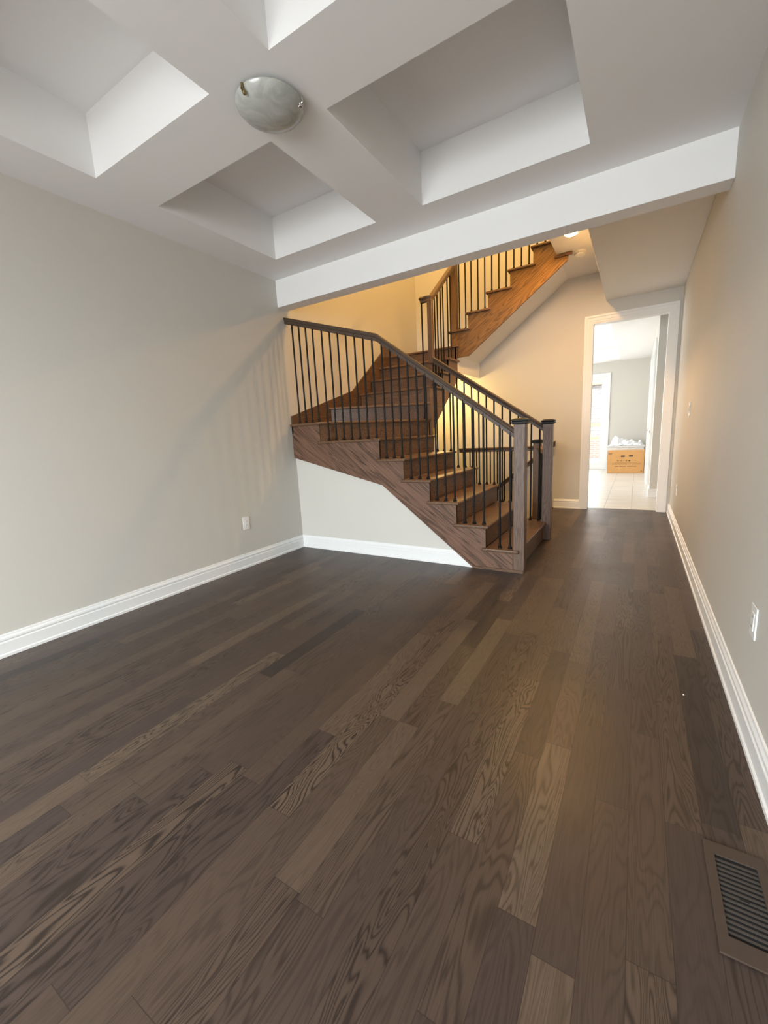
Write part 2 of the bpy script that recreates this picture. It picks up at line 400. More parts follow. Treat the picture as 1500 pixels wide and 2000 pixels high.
# coffered ceiling
xs = [XL, -2.785, -1.742, -1.363, -0.307, XR]
ys = [YF, -2.42, -1.36, -0.985, 0.075, 0.45, 1.51, 1.885, 2.945, YO]
c = MB()
for i in range(5):
    for j in range(9):
        if i in (1, 3) and j in (1, 3, 5, 7): continue
        c.box(xs[i], xs[i+1], ys[j], ys[j+1], ZC, ZT)
c.box(XL, XR, YF, YO, ZT, ZT+0.15)
struct('ceiling', c, 'ceil')
# dropped beam over the opening, and the wall above it
struct('beam', MB().box(XL, XR, YO, 3.44, 2.49, 5.9), 'ceil', bevel=0.003)
# hall bulkhead, stair hall ceiling, upper ceiling
struct('ceiling_hall', MB().box(-0.42, XR, 3.44, YB, ZC, 3.10), 'ceil', bevel=0.003)
c = MB(); c.box(-0.88, XR, 3.44, YB, 3.10, 3.456)
struct('ceiling_stair_hall', c, 'ceil')
struct('ceiling_upper', MB().box(XL, XR, 3.44, YB, 5.9, 6.0), 'ceil')
# wall under the stairs
struct('wall_under_stairs', MB().prism([(XL, 0), (-1.10, 0), (-1.10, 0.10), (-2.0, 0.80), (XL, 1.20)], 3.362, 3.42, 'y'), 'wall')
struct('wall_stair_side', MB().prism([(-0.86, 0), (-2.10, 0), (-2.10, 0.95), (-1.9, 0.8), (-0.86, 0.05)], 4.52, 4.566, 'y'), 'wall')
# soffits under the landing, the middle and the upper flight
struct('ceiling_soffit', MB().prism([(XL, 1.965), (-2.105, 1.965), (-2.105, 2.18), (-0.905, 3.085), (-0.88, 3.10), (-0.88, 3.25), (-2.3, 2.28), (XL, 2.26)], 5.505, YB, 'y'), 'ceil')
struct('ceiling_soffit_middle', MB().prism([(4.62, 1.24), (5.505, 1.90), (5.505, 2.1), (4.62, 1.44)], XL, -2.135, 'x'), 'ceil')
# basement level
struct('floor_basement', MB().box(XL, XR, 3.3, YB, -2.7, -2.6), 'tile')
w = MB(); w.box(XL, -1.0, 5.38, 5.50, -2.6, -0.25); w.box(-1.0, -0.9, 5.38, YB, -2.6, -0.25)
struct('wall_basement', w, 'wall')

# baseboards
BP = [(0, 0), (0.022, 0), (0.022, 0.016), (0.016, 0.022), (0.016, 0.086), (0.011, 0.090), (0.011, 0.097), (0.015, 0.101), (0.014, 0.112), (0.008, 0.121), (0.006, 0.131), (0, 0.134)]
def baseboard(name, axis, wallpos, sgn, a0, a1):
    pts = [(wallpos + sgn*u, z) for u, z in BP]
    return struct(name, MB().prism(pts, a0, a1, axis), 'trim')
baseboard('baseboard_left', 'y', XL, 1, YF, 3.362)
baseboard('baseboard_right', 'y', XR, -1, YF, YB)
struct('baseboard_stairs', MB().prism([(3.362 - u, z) for u, z in BP], XL, -1.12, 'x'), 'trim')
struct('baseboard_back', MB().prism([(YB - u, z) for u, z in BP], -1.0, -0.657, 'x'), 'trim')
struct('baseboard_front', MB().prism([(YF + u, z) for u, z in BP], XL, XR, 'x'), 'trim')

# doorway casing (stepped profile) and jamb
dx0, dx1, dz = -0.571, 0.284, 2.492
def casing(y, sgn, name):
    b = MB()
    pr = [(0.0, 0.010), (0.022, 0.010), (0.026, 0.014), (0.060, 0.018), (0.066, 0.022), (0.088, 0.022)]
    steps = list(zip(pr, pr[1:]))
    def strip(u0, u1, d):
        y0, y1 = sorted((y, y + sgn*d))
        b.box(dx0-u1, dx0-u0, y0, y1, 0, dz+u1)
        b.box(dx1+u0, min(dx1+u1, XR-0.012), y0, y1, 0, dz+u1)
        b.box(dx0-u0, dx1+u0, y0, y1, dz+u0, dz+u1)
    strip(0.0, 0.024, 0.011); strip(0.024, 0.030, 0.016); strip(0.030, 0.062, 0.013); strip(0.062, 0.088, 0.022)
    return struct(name, b, 'trim')
casing(YB, -1, 'trim_1'); casing(6.55, 1, 'trim_2')
j = MB(); j.box(dx0, dx0+0.016, YB-0.004, 6.556, 0, dz-0.016); j.box(dx1-0.016, dx1, YB-0.004, 6.556, 0, dz-0.016); j.box(dx0, dx1, YB-0.004, 6.556, dz-0.016, dz)
struct('trim_3', j, 'trim')

# kitchen beyond
KX = 0.215
w = MB(); w.box(KX, 1.0, 7.70, 7.82, 0, 3.05); w.box(KX, KX+0.12, 7.82, 8.30, 0, 3.05); w.box(KX, KX+0.12, 9.20, 10.4, 0, 3.05); w.box(KX, KX+0.12, 11.3, 12.5, 0, 3.05)
w.box(KX, KX+0.12, 8.30, 9.20, 2.40, 3.05); w.box(KX, KX+0.12, 10.4, 11.3, 2.40, 3.05); w.box(0.9, 1.0, 6.55, 7.7, 0, 3.05)
struct('wall_kitchen_right', w, 'wall')
gx0, gx1, gz = -2.45, -0.72, 2.39
w = MB(); w.box(-4.0, gx0, 12.5, 12.7, 0, 3.05); w.box(gx1, KX+0.12, 12.5, 12.7, 0, 3.05); w.box(gx0, gx1, 12.5, 12.7, gz, 3.05)
struct('wall_kitchen_far', w, 'wall')
w = MB(); w.box(-4.12, -4.0, 6.55, 7.8, 0, 3.05); w.box(-4.12, -4.0, 11.4, 12.7, 0, 3.05); w.box(-4.12, -4.0, 7.8, 11.4, 0, 0.6); w.box(-4.12, -4.0, 7.8, 11.4, 2.6, 3.05)
struct('wall_kitchen_left', w, 'wall')
struct('wall_kitchen_near', MB().box(-4.12, XL-0.12, 6.43, 6.55, 0, 3.05), 'wall')
c = MB(); c.box(-0.44, 1.0, 6.55, 12.5, ZC, 3.03); c.box(-4.0, -0.44, 12.08, 12.5, ZC, 3.03); c.box(-4.0, 1.0, 6.55, 12.7, 3.0, 3.1); c.box(-4.0, -0.44, 6.55, 7.0, ZC, 3.03)
struct('ceiling_kitchen', c, 'ceil')
pr = [(KX - u, z) for u, z in BP]
b = MB(); b.prism(pr, 7.70, 8.21, 'y'); b.prism(pr, 9.29, 10.31, 'y'); b.prism(pr, 11.39, 12.5, 'y'); b.prism([(7.70 - u, z) for u, z in BP], KX-0.02, 0.9, 'x')
struct('baseboard_kitchen', b, 'trim')
struct('baseboard_kitchen_far', MB().prism([(12.5 - u, z) for u, z in BP], -0.62, KX, 'x'), 'trim')
def side_door(n, y0, y1, hinge_near):
    b = MB()
    for u0, u1, d in ((0, 0.03, 0.011), (0.03, 0.06, 0.014), (0.06, 0.088, 0.022)):
        b.box(KX-d, KX, y0-u1, y0-u0, 0, 2.40+u1); b.box(KX-d, KX, y1+u0, y1+u1, 0, 2.40+u1); b.box(KX-d, KX, y0-u0, y1+u0, 2.40+u0, 2.40+u1)
    fr = struct('door_%d' % n, b, 'trim')
    p = MB(); p.box(KX+0.05, KX+0.085, y0+0.004, y1-0.004, 0.008, 2.396)
    leaf = p.build('door_leaf', 'trim', fr)
    q = MB()
    for z0, z1 in ((0.25, 0.95), (1.10, 2.22)): q.box(KX+0.04, KX+0.05, y0+0.13, y1-0.13, z0, z1)
    q.build('door_panel', 'trim', leaf, bevel=0.006)
    k = MB(); yk = y0+0.07 if not hinge_near else y1-0.07
    k.tube((KX+0.05, yk, 1.0), (KX+0.0, yk, 1.0), 0.012); k.tube((KX+0.012, yk, 1.0), (KX-0.02, yk, 1.0), 0.027, 0.02, 16)
    k.build('door_knob', 'nickel', leaf)
side_door(2, 8.30, 9.20, True); side_door(3, 10.40, 11.30, True)
# sliding patio door
b = MB()
for u0, u1, d in ((0, 0.035, 0.012), (0.035, 0.085, 0.02)):
    b.box(gx0-u1, gx0-u0, 12.5-d, 12.5, 0, gz+u1); b.box(gx1+u0, gx1+u1, 12.5-d, 12.5, 0, gz+u1); b.box(gx0-u0, gx1+u0, 12.5-d, 12.5, gz+u0, gz+u1)
pd = struct('door_4', b, 'trim')
fr = MB()
fr.box(gx0, gx0+0.05, 12.54, 12.62, 0.0, gz); fr.box(gx1-0.05, gx1, 12.54, 12.62, 0.0, gz); fr.box(gx0+0.05, gx1-0.05, 12.54, 12.62, gz-0.05, gz); fr.box(gx0+0.05, gx1-0.05, 12.54, 12.62, 0, 0.04)
fr.build('door_frame', 'trim', pd)
for x0, x1, y in ((gx0+0.05, -1.55, 12.56), (-1.62, gx1-0.05, 12.595)):
    s = MB(); s.box(x0, x0+0.07, y, y+0.03, 0.04, gz-0.05); s.box(x1-0.07, x1, y, y+0.03, 0.04, gz-0.05)
    s.box(x0+0.07, x1-0.07, y, y+0.03, 0.04, 0.15); s.box(x0+0.07, x1-0.07, y, y+0.03, gz-0.13, gz-0.05)
    sash = s.build('door_sash', 'trim', pd)
    MB().box(x0+0.07, x1-0.07, y+0.012, y+0.018, 0.15, gz-0.13).build('glass_pane', 'glass', sash)

# outside the patio door
struct('ground_yard', MB().box(-14, 8, 12.72, 40, -0.5, -0.15), 'ground')
hs = thing('brick_house', (-5.5, 20.0, -0.15), 'unfinished brick house seen outside through the glass patio door', 'house')
w = MB(); w.box(-9, -4.4, 19, 19.3, 0.6, 5.2); w.box(-3.4, 2, 19, 19.3, 0.6, 5.2); w.box(-4.4, -3.4, 19, 19.3, 0.6, 1.1); w.box(-4.4, -3.4, 19, 19.3, 2.35, 5.2)
w.build('upper_brick_wall', 'brick', hs)
MB().box(-9, 2, 18.95, 19.35, -0.15, 0.6).build('lower_brick_wall', 'brick2', hs)
MB().box(-9, 2, 18.88, 19.0, 2.75, 2.98).build('timber_band', 'timber', hs)
wn = MB(); wn.box(-4.4, -4.34, 19.05, 19.12, 1.1, 2.35); wn.box(-3.46, -3.4, 19.05, 19.12, 1.1, 2.35); wn.box(-4.34, -3.46, 19.05, 19.12, 1.1, 1.16); wn.box(-4.34, -3.46, 19.05, 19.12, 2.29, 2.35)
wo = wn.build('house_window', 'trim', hs); MB().box(-4.34, -3.46, 19.08, 19.1, 1.16, 2.29).build('window_pane', 'glass', wo)
MB().box(-9.2, 2.2, 18.7, 19.4, 5.2, 5.5).build('eave', 'trim', hs)
tr = thing('timber_railing', (-1.9, 15.1, -0.15), 'yellow timber guard railing outside beyond the glass patio door', 'railing')
for z in (0.72, 1.14): MB().box(-5.0, 0.6, 15.06, 15.10, z, z+0.09).build('rail', 'timber', tr)
for x in (-5.0, -3.6, -0.6): MB().box(x, x+0.09, 15.10, 15.19, -0.15, 1.25).build('post', 'timber', tr)

# ------------------------------------------------------------------ the staircase
R = 0.192
TT = 0.027
st = thing('staircase', (-0.80, 3.95, 0), 'dark-stained oak staircase turning up around the landing behind the beam', 'staircase')
rx = {1: -0.800, 2: -1.053, 3: -1.311, 4: -1.560, 5: -1.815, 6: -2.066}
YS0, YS1 = 3.335, 4.587      # outer skirt face, inner string face
def tread(pts, n, mat):
    return MB().prism(pts, n*R-TT, n*R, 'z').build('tread', mat, st, bevel=0.009, seg=3)
for n in range(1, 6):
    x0 = rx[n]+0.028; x1 = rx[n+1]
    # nosing return runs along the outer side past the next riser
    yo = YS0-0.028; yi = YS1+0.028
    if n == 1: pts = [(x0, 3.428), (x0, 4.497), (-0.818, 4.497), (-0.818, yi), (x1-0.028, yi), (x1-0.028, YS1), (x1, YS1), (x1, YS0+0.002), (x1-0.028, YS0+0.002), (x1-0.028, yo), (-0.775, yo), (-0.775, 3.3375), (-0.826, 3.3375), (-0.826, 3.428)]
    else: pts = [(x0, yo), (x0, yi), (x1-0.028, yi), (x1-0.028, YS1), (x1, YS1), (x1, YS0+0.002), (x1-0.028, YS0+0.002), (x1-0.028, yo)]
    tread(pts, n, 'oak_y')
P7o, P7i = (-2.767, YS0), (-2.115, 4.56)
P8o, P8i = (XL, 4.00), (-2.17, 4.602)
r9 = 4.676
tread([(rx[6]+0.028, YS0-0.028), (rx[6]+0.028, YS1+0.02), (-2.10, YS1+0.02), (-2.115, 4.56), (-2.767, YS0+0.002), (-2.795, YS0+0.002), (-2.795, YS0-0.028)], 6, 'oak_y')
tread([(-2.745, YS0-0.028), (-2.085, 4.552), (-2.17, 4.602), (XL+0.002, 4.0), (XL+0.002, YS0-0.028)], 7, 'oak_y')
tread([(XL+0.002, 3.968), (-2.155, 4.575), (-2.104, 4.60), (-2.104, r9), (XL+0.002, r9)], 8, 'oak_x')
ry = {9: 4.676, 10: 4.95, 11: 5.205, 12: 5.488}
XI = -2.10                   # middle flight inner string face
for n in (9, 10, 11):
    y0 = ry[n]-0.028; y1 = ry[n+1]
    tread([(XL+0.002, y0), (XI+0.028, y0), (XI+0.028, y1+0.028), (XI, y1+0.028), (XI, y1), (XL+0.002, y1)], n, 'oak_x')
tread([(XL+0.002, ry[12]-0.028), (XI+0.028, ry[12]-0.028), (XI+0.028, 5.498), (-2.197, 5.498), (-2.197, YB-0.002), (XL+0.002, YB-0.002)], 12, 'oak_x')
ux = {13: -2.197, 14: -1.945, 15: -1.678, 16: -1.408, 17: -1.140, 18: -0.878}
YU = 5.50
for n in range(13, 18):
    x0 = ux[n]-0.028; x1 = ux[n+1]
    tread([(x0, YU-0.028), (x1+0.028, YU-0.028), (x1+0.028, YU), (x1, YU), (x1, YB-0.002), (x0, YB-0.002)], n, 'oak_y')
# risers
for n in range(1, 7):
    ya, yb = (3.428, 4.497) if n == 1 else (YS0+0.012, YS1-0.012)
    MB().box(rx[n]-0.018, rx[n], ya, yb, (n-1)*R, n*R-TT).build('riser', 'oak_y', st)
def riser_line(a, b_, n):
    a, b_ = Vector((*a, 0)), Vector((*b_, 0)); d = (b_-a).normalized(); q = Vector((-d.y, d.x, 0))*0.016
    MB().prism([(a.x, a.y), (b_.x, b_.y), (b_.x+q.x, b_.y+q.y), (a.x+q.x, a.y+q.y)], (n-1)*R, n*R-TT, 'z').build('riser', 'oak_y' if n == 7 else 'oak_x', st)
riser_line((P7o[0], P7o[1]+0.012), P7i, 7); riser_line(P8o, P8i, 8)
for n in range(9, 13): MB().box(XL+0.002, XI-0.012, ry[n], ry[n]+0.018, (n-1)*R, n*R-TT).build('riser', 'oak_x', st)
for n in range(13, 19): MB().box(ux[n], ux[n]+0.018, YU+0.012, YB-0.002, (n-1)*R, n*R-TT).build('riser', 'oak_y', st)
# outer skirt, one board from newel to wall
pts = [(-0.826, 0.0), (-1.168, 0.0), (-2.05, 0.709), (XL+0.002, 0.989), (XL+0.002, 7*R-TT), (-2.767, 7*R-TT), (-2.767, 6*R-TT), (rx[6], 6*R-TT)]
for n in range(5, 1, -1): pts += [(rx[n+1], n*R-TT), (rx[n], n*R-TT)]
pts += [(rx[2], R-TT), (-0.826, R-TT)]
MB().prism(pts, YS0, 3.360, 'y').build('outer_skirt', 'oak_slope', st)
MB().box(-1.17, -0.74, 3.326, 3.3345, 0, 0.022).build('base_shoe', 'oak_x', st)
# inner string of the lower flight
pts = [(-0.818, 0), (-1.15, 0), (-2.10, 0.74), (-2.10, 6*R-TT), (rx[6], 6*R-TT)]
for n in range(5, 1, -1): pts += [(rx[n+1], n*R-TT), (rx[n], n*R-TT)]
pts += [(rx[2], R-TT), (-0.818, R-TT)]
MB().prism(pts, 4.566, YS1, 'y').build('inner_string', 'oak_x', st)
# corner post and string of the middle flight
MB().box(-2.20, XI, 4.604, 4.66, 0.95, 9*R-TT-0.001).build('corner_post', 'oak_zd', st)
pts = [(4.66, 1.225), (5.498, 1.865), (5.498, 12*R-TT)]
for n in (12, 11, 10): pts += [(ry[n], n*R-TT), (ry[n], (n-1)*R-TT)]
pts += [(4.66, 9*R-TT)]
MB().prism(pts, XI-0.03, XI, 'x').build('middle_string', 'oak_y', st)
# string of the upper flight
pts = [(-2.10, 2.149), (-1.948, 2.153), (-0.768, 3.022), (-0.752, 3.098), (-0.878, 3.098), (-0.878, 18*R-TT)]
for n in range(17, 12, -1): pts += [(ux[n+1], n*R-TT), (ux[n], n*R-TT)]
pts += [(-2.197, 12*R), (-2.10, 12*R)]
MB().prism(pts, YU, 5.53, 'y').build('upper_string', 'oak_up', st)
MB().box(-0.905, -0.715, YU-0.022, YU-0.001, 3.068, 3.098).build('ceiling_trim', 'oak_x', st)
# wall skirts
ws = [(YS0, 7*R-0.1), (YS0, 1.426), (4.49, 1.760), (5.25, 2.320), (5.30, 2.42), (YB-0.002, 2.42), (YB-0.002, 2.25), (5.4, 2.0), (4.6, 1.40), (3.9, 1.2)]
MB().prism(ws, XL+0.001, XL+0.018, 'x').build('wall_skirt', 'oak_y', st)

# ------------------------------------------------------------------ railings
RP = [(-0.030, 0.0), (-0.026, -0.018), (-0.019, -0.024), (-0.019, -0.050), (0.019, -0.050), (0.019, -0.024), (0.026, -0.018), (0.030, 0.0), (0.022, 0.009), (-0.022, 0.009)]
RP = [(u, w-0.004) for u, w in RP]
BR = 0.0086
def baluster(parent, x, y, z0, z1):
    b = MB().tube((x, y, z0), (x, y, z1), BR, n=10).build('baluster', 'iron', parent, smooth=True)
    s = MB().lathe([(0.0, 0.0), (0.017, 0.0), (0.019, 0.004), (0.017, 0.010), (0.0115, 0.014), (0.0135, 0.020), (0.0115, 0.026), (0.0, 0.026)], (x, y, z0), 12)
    s.build('baluster_shoe', 'iron', b, smooth=True)
def newel(parent, x0, x1, y0, y1, z0, z1, mat='oak_z'):
    p = MB().box(x0, x1, y0, y1, z0, z1).build('newel_post', mat, parent, bevel=0.004)
    cx, cy, h = (x0+x1)/2, (y0+y1)/2, (x1-x0)/2
    c = MB()
    for e, a, b_ in ((0.010, 0.0, 0.008), (0.018, 0.008, 0.020), (0.012, 0.020, 0.025), (0.018, 0.025, 0.036)):
        c.box(cx-h-e, cx+h+e, cy-h-e, cy+h+e, z1+a, z1+b_)
    # shallow pyramid top
    e = h+0.018
    A = [c.bm.verts.new((cx+sx*e, cy+sy*e, z1+0.036)) for sx, sy in ((-1, -1), (1, -1), (1, 1), (-1, 1))]
    B = [c.bm.verts.new((cx+sx*e*0.55, cy+sy*e*0.55, z1+0.047)) for sx, sy in ((-1, -1), (1, -1), (1, 1), (-1, 1))]
    for i in range(4): c.bm.faces.new([A[i], A[(i+1) % 4], B[(i+1) % 4], B[i]])
    c.bm.faces.new(B)
    c.build('newel_cap', 'cap', p, bevel=0.003)

# outer railing: newel, kinked rail up to the left wall
ro = thing('stair_railing', (-0.78, 3.383, 0), 'long front stair railing of black pickets, kinked rail ending at the left wall', 'railing', )
YR = 3.383
newel(ro, -0.825, -0.736, 3.338, 3.428, 0.0, 1.205)
def zr_out(x): return 2.078+(x+2.06)*(-0.305) if x < -2.06 else 1.168 + (2.078-1.168)*(-0.826-x)/(2.06-0.826)
MB().sweep([(XL+0.001, YR, zr_out(XL)), (-2.06, YR, 2.078), (-0.826, YR, 1.168)], RP).build('handrail', 'rail_d', ro, bevel=0.0)
bx = []
for n, k in ((1, 2), (2, 3), (3, 3), (4, 3), (5, 3)):
    for i in range(k):
        x = rx[n]+0.028-0.063-i*0.0845 - (0.022 if n == 1 else 0) + (0.012 if n > 1 else 0)
        bx.append((x, n))
for i in range(7): bx.append((-2.105-i*0.0955, 6))
for i in range(4): bx.append((-2.79-i*0.087, 7))
for x, n in bx: baluster(ro, x, YR-0.012, n*R, zr_out(x)-0.045)

# inner railing of the lower flight with gooseneck, continuing up the middle flight
ri = thing('stair_railing', (-0.773, 4.542, 0), 'inner stair railing from the second newel, rising by a gooseneck beside the middle flight', 'railing')
YI = 4.542
newel(ri, -0.818, -0.728, 4.497, 4.587, 0.0, 1.205)
def zr_in(x): return 1.198 + (2.022-1.198)*(-0.82-x)/(2.02-0.82)
MB().sweep([(-2.03, YI, zr_in(-2.03)), (-0.819, YI, 1.198)], RP).build('handrail', 'rail_d', ri)
g = MB(); g.box(-2.075, -2.017, YI-0.027, YI+0.027, 1.955, 2.64)
g.build('gooseneck', 'oak_zd', ri, bevel=0.008)
XM = -2.085
yg = YI
def zr_mid(y): return 2.690 + (y-4.60)*0.715
v = MB(); v.sweep([(-2.135, yg, 2.672), (-2.075, yg, 2.675), (-2.05, yg+0.01, 2.676)], RP)
v.lathe([(0.0, -0.054), (0.024, -0.052), (0.026, -0.028), (0.036, -0.020), (0.040, -0.008), (0.034, 0.003), (0.0, 0.006)], (-2.14, yg, 2.672), 20)
v.build('volute', 'rail_d', ri)
MB().sweep([(-2.055, yg-0.02, 2.672), (-2.10, 4.70, zr_mid(4.66)), (-2.14, 5.505, zr_mid(5.48))], RP).build('handrail', 'rail_u', ri)
for n, k in ((1, 2), (2, 3), (3, 3), (4, 3), (5, 3)):
    for i in range(k):
        x = rx[n]+0.028-0.063-i*0.0845 - (0.022 if n == 1 else 0) + (0.012 if n > 1 else 0)
        baluster(ri, x, YI+0.012, n*R, zr_in(x)-0.045)
baluster(ri, -2.145, yg-0.010, 7*R, 2.63)
for i, y in enumerate((4.70, 4.80, 4.89, 5.00, 5.09, 5.26, 5.37)):
    n = 9 if y < ry[10] else (10 if y < ry[11] else 11)
    x = -2.10-(y-4.7)*0.05
    baluster(ri, x, y, n*R, zr_mid(y)-0.05)

# upper railing
ru = thing('stair_railing', (-2.165, 5.545, 12*R), 'upper stair railing high behind the beam, on the flight to the next floor', 'railing')
newel(ru, -2.211, -2.119, 5.532, 5.622, 12*R, 3.62, 'oak_zd')
def zr_up(x): return 3.45 + (x+2.12)*(R/0.267)
MB().sweep([(-2.12, 5.56, zr_up(-2.12)), (-0.95, 5.56, zr_up(-0.95))], RP).build('handrail', 'oak_up', ru)
for n, k in ((13, 2), (14, 3), (15, 3), (16, 3), (17, 2)):
    for i in range(k):
        x = ux[n]-0.028+(0.155 if n == 13 else 0.066)+i*(0.085 if n == 13 else 0.089)
        baluster(ru, x, 5.525, n*R, zr_up(x)-0.04)

# guard railing of the basement stairwell
rg = thing('guard_railing', (-1.058, 5.545, 0), 'low level guard railing with a short black-capped newel behind the stairs', 'railing')
newel(rg, -1.104, -1.012, 5.45, 5.54, 0.0, 0.985, 'oak_zd')
MB().sweep([(-2.09, 5.495, 0.945), (-1.104, 5.495, 0.945)], RP).build('handrail', 'oak_x', rg)
MB().sweep([(-1.03, 5.449, 0.945), (-0.80, 4.588, 0.945)], RP).build('handrail', 'oak_y', rg)
n = 10
for i in range(n):
    baluster(rg, -2.03+i*0.094, 5.47, 0.0, 0.90)
for i in range(6):
    t = (i+1)/8.0; baluster(rg, -1.03+0.23*t, 5.449-0.861*t, 0.0, 0.90)
# wall handrail down to the basement
rh = thing('wall_handrail', (-1.4, 6.37, 0.6), 'dark sloping handrail fixed along the wall behind the guard railing', 'handrail')
MB().sweep([(-2.6, 6.365, -0.30), (-0.985, 6.365, 0.975)], RP).build('handrail', 'rail_d', rh)
for x in (-2.2, -1.25): MB().tube((x, 6.365, 0.975+(x+0.985)*0.79-0.06), (x, YB+0.0, 0.975+(x+0.985)*0.79-0.12), 0.008).build('bracket', 'iron', rh)
# basement stairs
bs = thing('basement_staircase', (-1.05, 5.97, -0.2), 'brown basement stair skirt descending along the wall behind the newels', 'staircase')
for i in range(8):
    x = -1.02-i*0.25; z = -(i+1)*0.195
    MB().box(x-0.27, x, 5.502, YB-0.02, z-TT, z).build('tread', 'oak_y', bs)
    MB().box(x-0.002, x+0.016, 5.502, YB-0.02, z, z+0.168).build('riser', 'oak_y', bs)
MB().prism([(-1.001, -0.24), (-1.001, 0.0), (-1.06, 0.036), (-3.0, -1.38), (-3.0, -1.75)], YB-0.018, YB-0.001, 'y').build('wall_skirt', 'oak_x', bs)

# ------------------------------------------------------------------ fittings
# ceiling light
lx, ly = -1.553, 1.698
cl = thing('ceiling_light', (lx, ly, ZC), 'round frosted glass bowl ceiling light on the crossing of the ceiling beams', 'light')
MB().lathe([(0.0, 0.0), (0.125, 0.0), (0.125, -0.010), (0.0, -0.010)], (lx, ly, ZC), 40).build('mounting_pan', 'plastic', cl, smooth=True)
prof = [(0.156, -0.026), (0.158, -0.030), (0.154, -0.040), (0.140, -0.055), (0.114, -0.070), (0.08, -0.081), (0.04, -0.087), (0.0, -0.089)]
inner = [(0.0, -0.083), (0.04, -0.081), (0.08, -0.075), (0.110, -0.065), (0.135, -0.051), (0.148, -0.038), (0.151, -0.026), (0.156, -0.026)]
MB().lathe(prof+inner, (lx, ly, ZC+0.012), 48).build('glass_bowl', 'alabaster', cl, smooth=True)
for a, mt in ((268, 'brass'), (16, 'nickel')):
    t = math.radians(a); dx, dy = math.cos(t), math.sin(t)
    q = MB(); q.tube((lx+dx*0.10, ly+dy*0.10, ZC-0.010), (lx+dx*0.161, ly+dy*0.161, ZC-0.020), 0.005)
    q.tube((lx+dx*0.161, ly+dy*0.161, ZC-0.018), (lx+dx*0.164, ly+dy*0.164, ZC-0.040), 0.006)
    q.tube((lx+dx*0.164, ly+dy*0.164, ZC-0.039), (lx+dx*0.144, ly+dy*0.144, ZC-0.053), 0.006, 0.004)
    q.tube((lx+dx*0.153, ly+dy*0.153, ZC-0.044), (lx+dx*0.153, ly+dy*0.153, ZC-0.056), 0.009, 0.006)
    q.build('glass_clip', mt, cl, smooth=True)
# lit disc lamp and smoke detector on the stair hall ceiling
sl = thing('disc_lamp', (-0.665, 4.98, 3.10), 'small lit disc lamp on the ceiling just behind the beam', 'light')
MB().lathe([(0.0, 0.0), (0.085, 0.0), (0.085, -0.012), (0.066, -0.016), (0.0, -0.016)], (-0.665, 4.98, 3.10), 32).build('lamp_ring', 'plastic', sl, smooth=True)
MB().lathe([(0.062, -0.0165), (0.055, -0.024), (0.0, -0.028), (0.0, -0.0165)], (-0.665, 4.98, 3.10), 32).build('lamp_lens', 'lamp', sl, smooth=True)
sd = thing('smoke_detector', (-0.645, 5.56, 3.10), 'round white smoke detector on the ceiling above the upper flight', 'smoke detector')
MB().lathe([(0.0, 0.0), (0.066, 0.0), (0.066, -0.016), (0.062, -0.020), (0.0, -0.020)], (-0.645, 5.56, 3.10), 28).build('base_plate', 'plastic', sd, smooth=True)
v = MB()
for i in range(12):
    t = 2*math.pi*i/12; v.box(-0.645+0.052*math.cos(t)-0.005, -0.645+0.052*math.cos(t)+0.005, 5.56+0.052*math.sin(t)-0.005, 5.56+0.052*math.sin(t)+0.005, 3.068, 3.080)
v.lathe([(0.0, -0.020), (0.046, -0.020), (0.046, -0.032), (0.058, -0.032), (0.055, -0.042), (0.030, -0.046), (0.0, -0.046)], (-0.645, 5.56, 3.10), 28)
v.build('vented_cover', 'plastic', sd, smooth=True)
MB().tube((-0.66, 5.56, 3.054), (-0.66, 5.56, 3.046), 0.012, n=12).build('test_button', 'plastic', sd)

# wall plates; sgn: direction out of the wall along x
def wall_plate(name, xw, sgn, yc, zc, label, cat, kind, group=None):
    t = thing(name, (xw, yc, zc-0.06), label, cat, group)
    def bx_(y0, y1, z0, z1, d0, d1):
        a, b_ = sorted((xw+sgn*d0, xw+sgn*d1)); return MB().box(a, b_, yc+y0, yc+y1, zc+z0, zc+z1)
    bx_(-0.037, 0.037, -0.06, 0.06, 0.0005, 0.006).build('cover_plate', 'plastic', t, bevel=0.002)
    if kind == 'outlet':
        f_ = bx_(-0.017, 0.017, -0.034, 0.034, 0.006, 0.0085).build('receptacle_face', 'plastic', t, bevel=0.001)
        h = MB()
        for zz in (-0.019, 0.019):
            for yy in (-0.006, 0.006):
                a, b_ = sorted((xw+sgn*0.0084, xw+sgn*0.0090)); h.box(a, b_, yc+yy-0.0012, yc+yy+0.0012, zc+zz-0.004, zc+zz+0.005)
        h.build('slots', 'void', f_)
    else:
        r_ = bx_(-0.017, 0.017, -0.034, 0.034, 0.006, 0.008).build('switch_frame', 'plastic', t, bevel=0.001)
        a0, a1, a2 = xw+sgn*0.008, xw+sgn*0.016, xw+sgn*0.009
        MB().prism([(a0, zc-0.032), (a1, zc-0.032), (a2, zc+0.002), (a2+sgn*0.001, zc+0.032), (a0, zc+0.032)], yc-0.015, yc+0.015, 'y').build('rocker', 'plastic', t, bevel=0.001)
wall_plate('wall_outlet', XL, 1, 2.600, 0.422, 'white wall outlet on the left wall above its baseboard', 'outlet', 'outlet')
wall_plate('wall_outlet', XR, -1, 1.885, 0.432, 'large near white outlet low on the right wall', 'outlet', 'outlet')
wall_plate('light_switch', XR, -1, 4.72, 1.265, 'white light switch at hand height on the right wall near the doorway', 'switch', 'switch')
wall_plate('wall_outlet', XR, -1, 5.42, 0.435, 'thin distant outlet low on the right wall, nearer the switch than the doorway', 'outlet', 'outlet')
wall_plate('wall_outlet', XR, -1, 6.12, 0.435, 'tiny outlet low on the right wall right beside the doorway casing', 'outlet', 'outlet')

